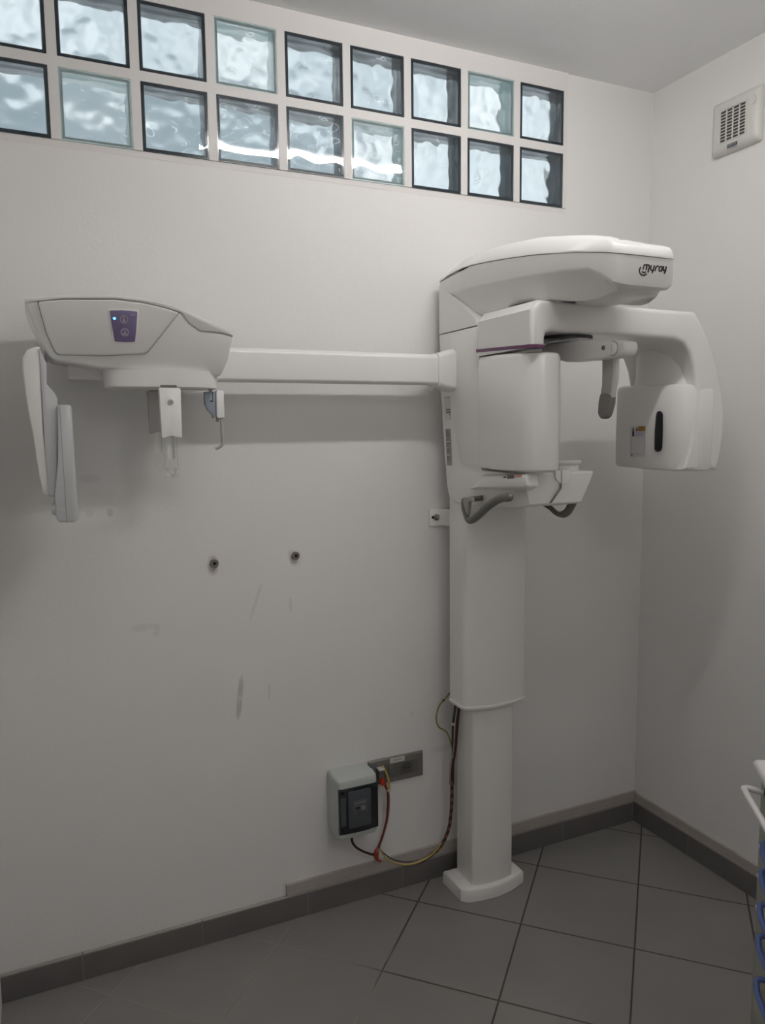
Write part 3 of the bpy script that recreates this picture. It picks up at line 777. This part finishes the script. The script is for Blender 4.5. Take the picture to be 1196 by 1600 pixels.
b = NB(); box(b, -2.205, -2.175, -.20, -.12, 1.855, 1.885); build('receptor_mount', b, LGREY, rec, bevel=.004)

# ------------------------------------------------------------------ on the wall
br = thing('wall_bracket', (-.95, 0, 1.355), 'small white wall bracket with a black bolt beside the machine column', 'bracket')
b = NB(); pts = [(-.986, -.008), (-.948, -.008), (-.932, -.016), (-.922, -.050), (-.918, -.0895), (-.914, -.0895), (-.917, -.048), (-.928, -.011), (-.946, -.0005), (-.986, -.0005)]
loft(b, [[(x, y, 1.325) for x, y in pts], [(x, y, 1.385) for x, y in pts]]); build('bracket_plate', b, WHITE2, br, bevel=.0015, seg=2)
bc = at(682, 808, 1, -.008)
b = NB(); cyl(b, bc+Vector((0, .002, 0)), bc+Vector((0, -.007, 0)), .0125, .0115, 6); bo = build('bolt', b, HANDLE, br, bevel=.001, seg=2)
b = NB(); cyl(b, bc+Vector((0, -.006, 0)), bc+Vector((.002, -.014, 0)), .0055, .005, 12); build('bolt_tip', b, STEEL, bo)
b = NB(); cyl(b, bc+Vector((-.013, .001, 0)), bc+Vector((-.013, -.0012, 0)), .0055, n=14); build('bolt_slot', b, DARK, br)

for px, py, lb in ((334.5, 880, 'steel wall anchor with tan plaster stain, left of the two anchors under the side arm'), (461.5, 868, 'steel wall anchor nearer the machine column, right of the two under the side arm')):
    p = at(px, py, 1, 0); t = thing('wall_anchor', p, lb, 'wall anchor', 'wall anchors under the side arm')
    tt = [2*math.pi*i/24 for i in range(24)]; ring = lambda r, y: [(p.x+r*math.cos(a), y, p.z+r*math.sin(a)) for a in tt]
    b = NB(); loft(b, [ring(.0135, -.0005), ring(.0135, -.008), ring(.012, -.010), ring(.0055, -.010), ring(.0055, -.0015)], cap=False); build('anchor_sleeve', b, BRASSY, t)
    b = NB(); cyl(b, (p.x, -.0006, p.z), (p.x, -.0045, p.z), .0054, n=16); build('anchor_bore', b, DARK, t)

# extractor fan on the right wall
fan = thing('extractor_fan', (0, -.4, 2.69), 'square off-white extractor fan with slotted grille high on the right wall', 'extractor fan')
fz = lambda px, py, x=-.028: at(px, py, 0, x)
qa = [at(*p, 0, 0) for p in [(1119.5, 167), (1195, 137), (1192, 220), (1116.5, 250)]]
ya, yb = -.306, -.503; za, zb_ = 2.601, 2.780
def rect_yz(d, x, r=.012):
    return [(x, p.x, p.y) for p in roundpoly([(ya-d, za+d), (yb+d, za+d), (yb+d, zb_-d), (ya-d, zb_-d)], r, 4)]
b = NB(); loft(b, [rect_yz(0, -.0005), rect_yz(0, -.008), rect_yz(.004, -.018), rect_yz(.014, -.026), rect_yz(.024, -.029)]); fb = build('fan_cover', b, FANM, fan)
G = [at(px, py, 0, -.0292) for px, py in [(1127, 176), (1167.5, 157), (1165, 208), (1126, 225)]]
gy0, gy1 = G[0].y, G[1].y; gz0, gz1 = (G[3].z+G[2].z)/2, (G[0].z+G[1].z)/2
b = NB(); box(b, -.0296, -.0285, gy1, gy0, gz0, gz1); build('grille_opening', b, FAND, fan)
for j in range(4):
    w = (gy0-gy1)/4
    for i in range(10):
        hz = (gz1-gz0)/10; z = gz0+hz*i
        b = NB(); box(b, -.0312, -.0290, gy1+j*w+.002, gy1+(j+1)*w-.002, z-.0012, z+.0016); build('grille_slat', b, FANM if True else FANL, fan)
b = NB()
for j in range(5): box(b, -.0316, -.0288, gy1+j*w-.0025, gy1+j*w+.0025, gz0-.002, gz1+.003)
box(b, -.0316, -.0288, gy1, gy0, gz1-.001, gz1+.003); build('grille_bars', b, FANM, fan)
kc = at(1177, 155.5, 0, -.029); b = NB(); cyl(b, kc+Vector((.001, 0, 0)), kc+Vector((-.002, 0, 0)), .014, .0135, 24); build('fan_light_cap', b, mat('fan_cap_plastic', (.69, .68, .65), .3), fan)
B4 = [at(px, py, 0, -.0295) for px, py in [(1137, 226.5), (1152, 221.5), (1151.5, 225.5), (1137, 230.5)]]
by0, by1 = B4[0].y, B4[1].y; bz = sum(p.z for p in B4)/4
b = NB(); box(b, -.0302, -.0288, by1, by0, bz-.0055, bz+.0055); bd = build('badge', b, BADGE, fan)
fcu = bpy.data.curves.new('badge_text', 'FONT'); fcu.body = 'VORTICE'; fcu.size = .0098; fcu.align_x = 'CENTER'; fcu.align_y = 'CENTER'; fcu.extrude = .0003
fo = bpy.data.objects.new('tmp_text', fcu); COL.objects.link(fo)
dg = bpy.context.evaluated_depsgraph_get(); me = bpy.data.meshes.new_from_object(fo.evaluated_get(dg)); bpy.data.objects.remove(fo)
b = NB(); b.from_mesh(me); bpy.data.meshes.remove(me)
wd = max(v.co.x for v in b.verts)-min(v.co.x for v in b.verts)
s_ = min(1.4, (by0-by1)*.92/wd)
for v in b.verts:   # face -X, reading from +Y towards -Y
    v.co = Vector((-.0304-v.co.z, (by0+by1)/2-v.co.x*s_, bz+v.co.y))
build('badge_lettering', b, BADGET, bd, smooth=False)

# switch plate with a socket
sp_ = thing('socket_plate', (-1.126, 0, .457), 'taupe wall plate of switches and one round socket beside the grey box', 'socket plate')
px0, px1, pz0, pz1 = -1.236, -1.018, .411, .504
b = NB(); loft(b, [[(px0, -.0005, pz0), (px1, -.0005, pz0), (px1, -.0005, pz1), (px0, -.0005, pz1)], [(px0, -.006, pz0), (px1, -.006, pz0), (px1, -.006, pz1), (px0, -.006, pz1)], [(px0+.004, -.010, pz0+.004), (px1-.004, -.010, pz0+.004), (px1-.004, -.010, pz1-.004), (px0+.004, -.010, pz1-.004)]])
build('plate_frame', b, PLATE, sp_, bevel=.001, seg=2)
mz0, mz1 = pz0+.022, pz1-.024
mx = [-1.208, -1.184, -1.160, -1.136, -1.112, -1.064, -1.040]
for i in range(6):
    if i == 4: continue
    b = NB(); box(b, mx[i]+.0008, mx[i+1]-.0008, -.0125, -.008, mz0, mz1); build('switch_module', b, MODULE, sp_, bevel=.0008, seg=2)
b = NB(); box(b, -1.1112, -1.0648, -.0125, -.008, mz0, mz1); sm = build('socket', b, MODULE, sp_, bevel=.0008, seg=2)
sc_ = Vector((-1.088, -.0126, (mz0+mz1)/2)); tt = [2*math.pi*i/30 for i in range(30)]
ring = lambda r, y: [(sc_.x+r*math.cos(a), y, sc_.z+r*math.sin(a)) for a in tt]
b = NB(); loft(b, [ring(.0215, -.0124), ring(.0215, -.0136), ring(.0195, -.0136), ring(.0185, -.0128)], cap=False); loft(b, [ring(.0186, -.0127), ring(.0001, -.0127)], cap=False); build('socket_well', b, SOCKETM, sm)
b = NB()
for dx in (-.0085, .0085): cyl(b, (sc_.x+dx, -.0126, sc_.z), (sc_.x+dx, -.0129, sc_.z), .0028, n=12)
cyl(b, (sc_.x, -.0126, sc_.z), (sc_.x, -.0129, sc_.z), .0025, n=12); build('socket_hole', b, DARK, sm)
b = NB(); box(b, -1.152, -1.094, -.0106, -.0095, pz1-.022, pz1-.003); stk = build('sticker', b, STICK, sp_)
b = NB(); box(b, -1.137, -1.107, -.0109, -.0104, pz1-.0135, pz1-.011); build('sticker_print', b, LABELG, stk)
plug = thing('plug', (-1.195, -.02, .45), 'small plug with white top and red sleeve in the socket plate beside the grey box', 'plug')
b = NB(); box(b, -1.206, -1.186, -.034, -.0126, .444, .474); build('plug_body', b, MODULE, plug, bevel=.002)
b = NB(); box(b, -1.2065, -1.1855, -.036, -.0128, .4745, .481); build('plug_cap', b, TIE, plug, bevel=.001)
b = NB(); cyl(b, (-1.195, -.028, .443), (-1.190, -.034, .420), .011, .006, 14); build('plug_sleeve', b, CAB_REDP, plug)

# distribution box
db = thing('distribution_box', (-1.31, 0, .37), 'pale grey-green electrical box with a dark window on the wall above the baseboard', 'electrical box')
dx0, dx1, dz0, dz1 = -1.388, -1.240, .288, .504
b = NB()
rr = lambda d, y, r=.012: [(p.x, y, p.y) for p in roundpoly([(dx0+d, dz0+d), (dx1-d, dz0+d), (dx1-d, dz1-d), (dx0+d, dz1-d)], r, 4)]
loft(b, [rr(0, -.0005), rr(.001, -.052)]); build('box_back', b, BOXG, db)
b = NB(); loft(b, [rr(-.0005, -.0535), rr(.001, -.085), rr(.006, -.098), rr(.014, -.102)]); cv = build('box_cover', b, BOXG, db)
b = NB(); loft(b, [rr(.0008, -.0518), rr(.0008, -.0538)], cap=False); build('box_seam', b, HANDLE2, db, smooth=False)
wx0, wx1, wz0, wz1 = dx0+.004, dx1-.001, dz0+.026, dz1-.030
b = NB()
# bowed smoky window
N = 8; sec0 = []
for i in range(N+1):
    t = i/N; x = wx0+(wx1-wx0)*t; sec0.append((x, -.1025-.006*math.sin(math.pi*t)))
poly = sec0+[(wx1, -.09), (wx0, -.09)]
loft(b, [[(x, y, wz0) for x, y in poly], [(x, y, wz1) for x, y in poly]]); wnd = build('window_cover', b, SMOKE, db, bevel=.002, seg=2)
ix0, ix1, iz0, iz1 = wx0+.030, wx1-.030, wz0+.020, wz1-.010
b = NB(); ri = lambda d, y: [(p.x, y, p.y) for p in roundpoly([(ix0+d, iz0+d), (ix1-d, iz0+d), (ix1-d, iz1-d), (ix0+d, iz1-d)], .008, 3)]
loft(b, [ri(0, -.105), ri(0, -.111), ri(.003, -.1125)]); build('window_lens', b, INNERW, wnd)
b = NB(); box(b, wx0+.004, wx0+.024, -.1065, -.10, wz0+.03, wz1-.03); build('window_hinge', b, INNERW, wnd, bevel=.002)
b = NB(); box(b, ix0+.016, ix1-.016, -.1135, -.1125, iz0+.048, iz1-.034); brk = build('circuit_breaker', b, mat('breaker_dim', (.088, .094, .10), .4), wnd, bevel=.001)
b = NB(); box(b, ix0+.024, ix1-.044, -.118, -.1125, iz0+.072, iz1-.062); build('breaker_switch', b, DARK, wnd, bevel=.001)
b = NB(); box(b, ix0+.022, ix1-.022, -.1142, -.1134, iz1-.045, iz1-.041); box(b, ix1-.038, ix1-.024, -.1142, -.1134, iz0+.060, iz0+.074); build('breaker_print', b, BREAK, wnd)
for z in (wz0+.012, wz1-.012):
    b = NB(); cyl(b, (wx0+.012, -.100, z), (wx0+.012, -.107, z), .006, n=14); build('window_screw', b, DARK, wnd)

# ------------------------------------------------------------------ cables
def wp(px, py, y): return at(px, py, 1, y)
cb = thing('cable_bundle', (-.95, -.06, .08), 'tied brown and yellow cables looping from the column sleeve to the socket plate', 'cables')
def cable(name, pts, r, m, par=cb):
    b = NB(); tube(b, pts, r, n=8, k=6); return build(name, b, m, par)
cable('brown_cable', [wp(*p) for p in [(717.5, 1101, -.10), (717, 1110, -.10), (715.5, 1125, -.098), (713.5, 1150, -.094), (711, 1175, -.086), (708, 1195, -.075), (708, 1225, -.07)]], .0058, CAB_BROWN)
cable('dark_grey_cable', [wp(*p) for p in [(712.5, 1098, -.085), (711, 1110, -.085), (708.5, 1130, -.08), (707.5, 1155, -.08), (708, 1178, -.076), (705, 1200, -.07), (704, 1225, -.066)]], .0045, CAB_GREY)
cable('pale_cable', [wp(*p) for p in [(716, 1115, -.094), (711.5, 1128, -.094), (710.5, 1150, -.094), (709, 1170, -.088), (706, 1188, -.08), (703.5, 1210, -.072), (704, 1228, -.07)]], .0022, CAB_PINK)
cable('cable_wrap', [wp(*p) for p in [(706.5, 1220, -.07), (706.5, 1245, -.066), (705, 1270, -.062), (702, 1292, -.058), (695, 1312, -.052), (684, 1328, -.046), (668, 1340, -.042), (656, 1346.5, -.04)]], .0064, WRAP)
cable('yellow_wire', [wp(*p) for p in [(690, 1318, -.054), (676, 1334.5, -.050), (655, 1347, -.046), (635, 1351, -.044), (615, 1347.5, -.040), (602, 1339, -.034), (595, 1329, -.03)]], .0028, CAB_YEL)
cable('striped_grey_wire', [wp(*p) for p in [(684, 1327, -.044), (660, 1343, -.040), (635, 1347, -.038), (615, 1343, -.034), (602, 1335, -.03), (594, 1327, -.028)]], .0026, CAB_GREY)
cable('pale_wire', [wp(*p) for p in [(672, 1337.5, -.046), (650, 1347, -.043), (630, 1349.5, -.042), (612, 1346, -.037), (600, 1337, -.033), (594, 1325, -.03), (598, 1305, -.03), (606, 1282, -.032), (609, 1255, -.033), (608, 1235, -.033)]], .002, CAB_PINK)
cable('red_cable', [wp(*p) for p in [(590, 1336, -.026), (590, 1328, -.028), (595, 1315, -.03), (600.5, 1298, -.032), (605, 1278, -.033), (606.5, 1255, -.034), (606, 1238, -.034), (602.5, 1228, -.034), (597.5, 1219, -.034)]], .0046, mat('dull_red_cable', (.16, .035, .025), .45))
cable('yellow_wire', [wp(*p) for p in [(606.5, 1240, -.036), (607.5, 1228, -.036), (605.5, 1214, -.034), (601, 1202, -.028), (598.5, 1196, -.013)]], .0026, CAB_YEL)
cable('yellow_wire', [wp(*p) for p in [(607.5, 1240, -.034), (609.5, 1232, -.034), (608, 1218, -.032), (603, 1205, -.026), (599.5, 1198, -.013)]], .0022, CAB_YEL)
cable('orange_wire', [wp(*p) for p in [(606, 1240, -.038), (604.5, 1231, -.038), (602, 1222, -.036), (598, 1215, -.034)]], .0026, CAB_RED)
for (p0, r) in (((709, 1131, -.085), .009), ((708.5, 1181, -.077), .009), ((606.3, 1234, -.035), .0075)):
    c = wp(*p0); b = NB(); cyl(b, c+Vector((0, 0, -.003)), c+Vector((0, 0, .003)), r, n=14); build('cable_tie', b, TIE, cb)
c0 = wp(586, 1340, -.026)
b = NB(); tube(b, [wp(591.5, 1324, -.028), wp(588.5, 1331, -.032), wp(588, 1338, -.032), wp(591.5, 1344, -.030), wp(595.5, 1346, -.028)], lambda t: .0045+.0045*math.sin(math.pi*min(1, t*1.25)), n=10); build('red_junction_wrap', b, CAB_RED, cb)
b = NB(); tube(b, [wp(*p) for p in [(550, 1309, -.045), (551, 1316, -.045), (557, 1324, -.040), (567, 1330, -.034), (578, 1334, -.030), (586, 1336, -.030)]], .0044, n=8)
tag(build('supply_cable', b, CAB_BROWN), 'short dark brown cable drooping from the bottom of the grey electrical box', 'cable')
ew = thing('earth_wire', wp(690, 1120, -.05), 'thin green-yellow earth wire bowed out left of the column sleeve', 'wire')
b = NB(); tube(b, [wp(*p) for p in [(706, 1078, -.042), (703, 1083, -.042), (695.5, 1092, -.045), (688, 1101, -.05), (683.5, 1112, -.045), (682, 1123, -.045), (684, 1132, -.045), (688, 1137.5, -.05), (695, 1141, -.058), (700, 1147, -.066), (704, 1157, -.074), (706.5, 1168, -.076)]], .0028, n=8); build('wire', b, EARTH, ew)
c = wp(693, 1094.7, -.0455); d_ = (wp(695.5, 1092, -.0455)-c).normalized(); b = NB(); cyl(b, c-d_*.004, c+d_*.004, .0042, n=12); build('wire_ring', b, DARK, ew)

# ------------------------------------------------------------------ drawer cart at the right edge
CZ = .90
C0 = at(1178, 1184, 2, CZ); C0.z = 0
e = Vector((-math.sin(R(36)), -math.cos(R(36)), 0)); m_ = Vector((math.cos(R(36)), -math.sin(R(36)), 0))
def T(u, v, z): return C0+e*u+m_*v+Vector((0, 0, z))
def tbox(bm, u0, u1, v0, v1, z0, z1):
    loft(bm, [[T(u0, v0, z0), T(u1, v0, z0), T(u1, v1, z0), T(u0, v1, z0)], [T(u0, v0, z1), T(u1, v0, z1), T(u1, v1, z1), T(u0, v1, z1)]]); return bm
ct = thing('drawer_cart', T(.22, .2, 0), 'beige drawer cart with white top and blue drawer handles at the right edge', 'cart')
UW, VD = .46, .42
build('cart_body', tbox(NB(), .016, UW, .014, VD, .06, CZ-.03), CARTB, ct, bevel=.004)
build('cart_top', tbox(NB(), 0, UW+.012, -.004, VD+.01, CZ-.028, CZ), CARTW, ct, bevel=.012, seg=4)
hz = [.745, .682, .603, .528, .425, .300]
bz_ = [.80, .714, .643, .566, .477, .363, .235]
for i, z in enumerate(hz):
    dr = build('drawer', tbox(NB(), .055, UW-.03, .009, .018, bz_[i+1]+.002, bz_[i]-.002), CARTB, ct, bevel=.002, seg=2)
    b = NB(); tube(b, [T(.132, .014, z+.018), T(.130, -.004, z+.018), T(.136, -.011, z+.012), T(.170, -.013, z-.002), T(.30, -.013, z-.002), T(.334, -.011, z+.012), T(.340, -.004, z+.018), T(.338, .014, z+.018)], .0062, n=10)
    build('drawer_handle', b, BLUE, dr)
b = NB()
for z in bz_[1:4]: tbox(b, .050, UW-.03, .004, .018, z-.0024, z+.0024)
build('drawer_seam', b, CARTL, ct)
b = NB(); tube(b, [T(.045, .014, .838), T(.030, -.012, .838), T(.028, -.022, .836), T(.045, -.026, .836), T(.20, -.026, .836), T(.40, -.026, .836), T(.44, -.022, .836), T(.43, .014, .838)], .0075, n=12)
build('push_handle', b, CARTW, ct)
for u, v in ((.05, .05), (.40, .05), (.05, .37), (.40, .37)):
    b = NB(); cyl(b, T(u, v, .031)-m_*.01, T(u, v, .031)+m_*.01, .03, n=20); tbox(b, u-.012, u+.012, v-.012, v+.012, .05, .062); build('castor', b, HANDLE, ct)

# ------------------------------------------------------------------ light
lamp = thing('ceiling_light', (-1.05, -1.04, H), 'long white ceiling light above the middle of the room', 'ceiling light')
LX0, LX1, LY0, LY1 = -1.52, -.58, -1.055, -1.025
b = NB(); box(b, LX0-.01, LX1+.01, LY0-.01, LY1+.01, H-.030, H-.0005); build('lamp_housing', b, LAMPM, lamp, bevel=.004)
b = NB(); box(b, LX0, LX1, LY0, LY1, H-.062, H-.036)
build('lamp_diffuser', b, mat('lamp_diffuser', (.9, .9, .9), .5, emit=(1.0, .972, .945), estr=69), lamp)

fill_panel = thing('added_fill_panel', (-1.2, -2.95, H), 'unseen square white fill panel added on the ceiling behind the camera', 'ceiling light')  # added fill light, out of view, brightening the whole room
b = NB(); box(b, -1.52, -.88, -3.27, -2.63, H-.025, H-.0005); build('fill_housing', b, LAMPM, fill_panel, bevel=.004)
b = NB(); box(b, -1.5, -.9, -3.25, -2.65, H-.032, H-.026); build('fill_diffuser', b, mat('fill_diffuser', (.9, .9, .9), .5, emit=(1.0, .97, .94), estr=7.0), fill_panel)
w = bpy.data.worlds.new('overcast_sky'); SC.world = w; w.use_nodes = True
bg = w.node_tree.nodes['Background']; wn, wl = w.node_tree.nodes, w.node_tree.links
tc = wn.new('ShaderNodeTexCoord'); nz = wn.new('ShaderNodeTexNoise'); nz.inputs['Scale'].default_value = 7; nz.inputs['Detail'].default_value = 4
wl.new(tc.outputs['Generated'], nz.inputs['Vector'])
mr = wn.new('ShaderNodeMapRange'); mr.inputs['From Min'].default_value = .36; mr.inputs['From Max'].default_value = .62; wl.new(nz.outputs['Fac'], mr.inputs['Value'])
mx = wn.new('ShaderNodeMix'); mx.data_type = 'RGBA'; mx.inputs['A'].default_value = (.46, .53, .58, 1); mx.inputs['B'].default_value = (.88, .945, .97, 1)
wl.new(mr.outputs['Result'], mx.inputs['Factor']); wl.new(mx.outputs['Result'], bg.inputs['Color']); bg.inputs['Strength'].default_value = 1.3

SC.view_settings.view_transform = 'Standard'; SC.view_settings.look = 'None'
SC.view_settings.exposure = 0.0; SC.view_settings.gamma = 1; SC.view_settings.use_curve_mapping = False
c = SC.cycles
c.max_bounces = 12; c.transmission_bounces = 12; c.glossy_bounces = 5; c.diffuse_bounces = 5; c.transparent_max_bounces = 8
c.caustics_refractive = True; c.caustics_reflective = False; c.sample_clamp_indirect = 6; c.blur_glossy = .5
c.use_denoising = True
try: c.denoiser = 'OPENIMAGEDENOISE'; c.denoising_input_passes = 'RGB_ALBEDO_NORMAL'
except Exception: pass
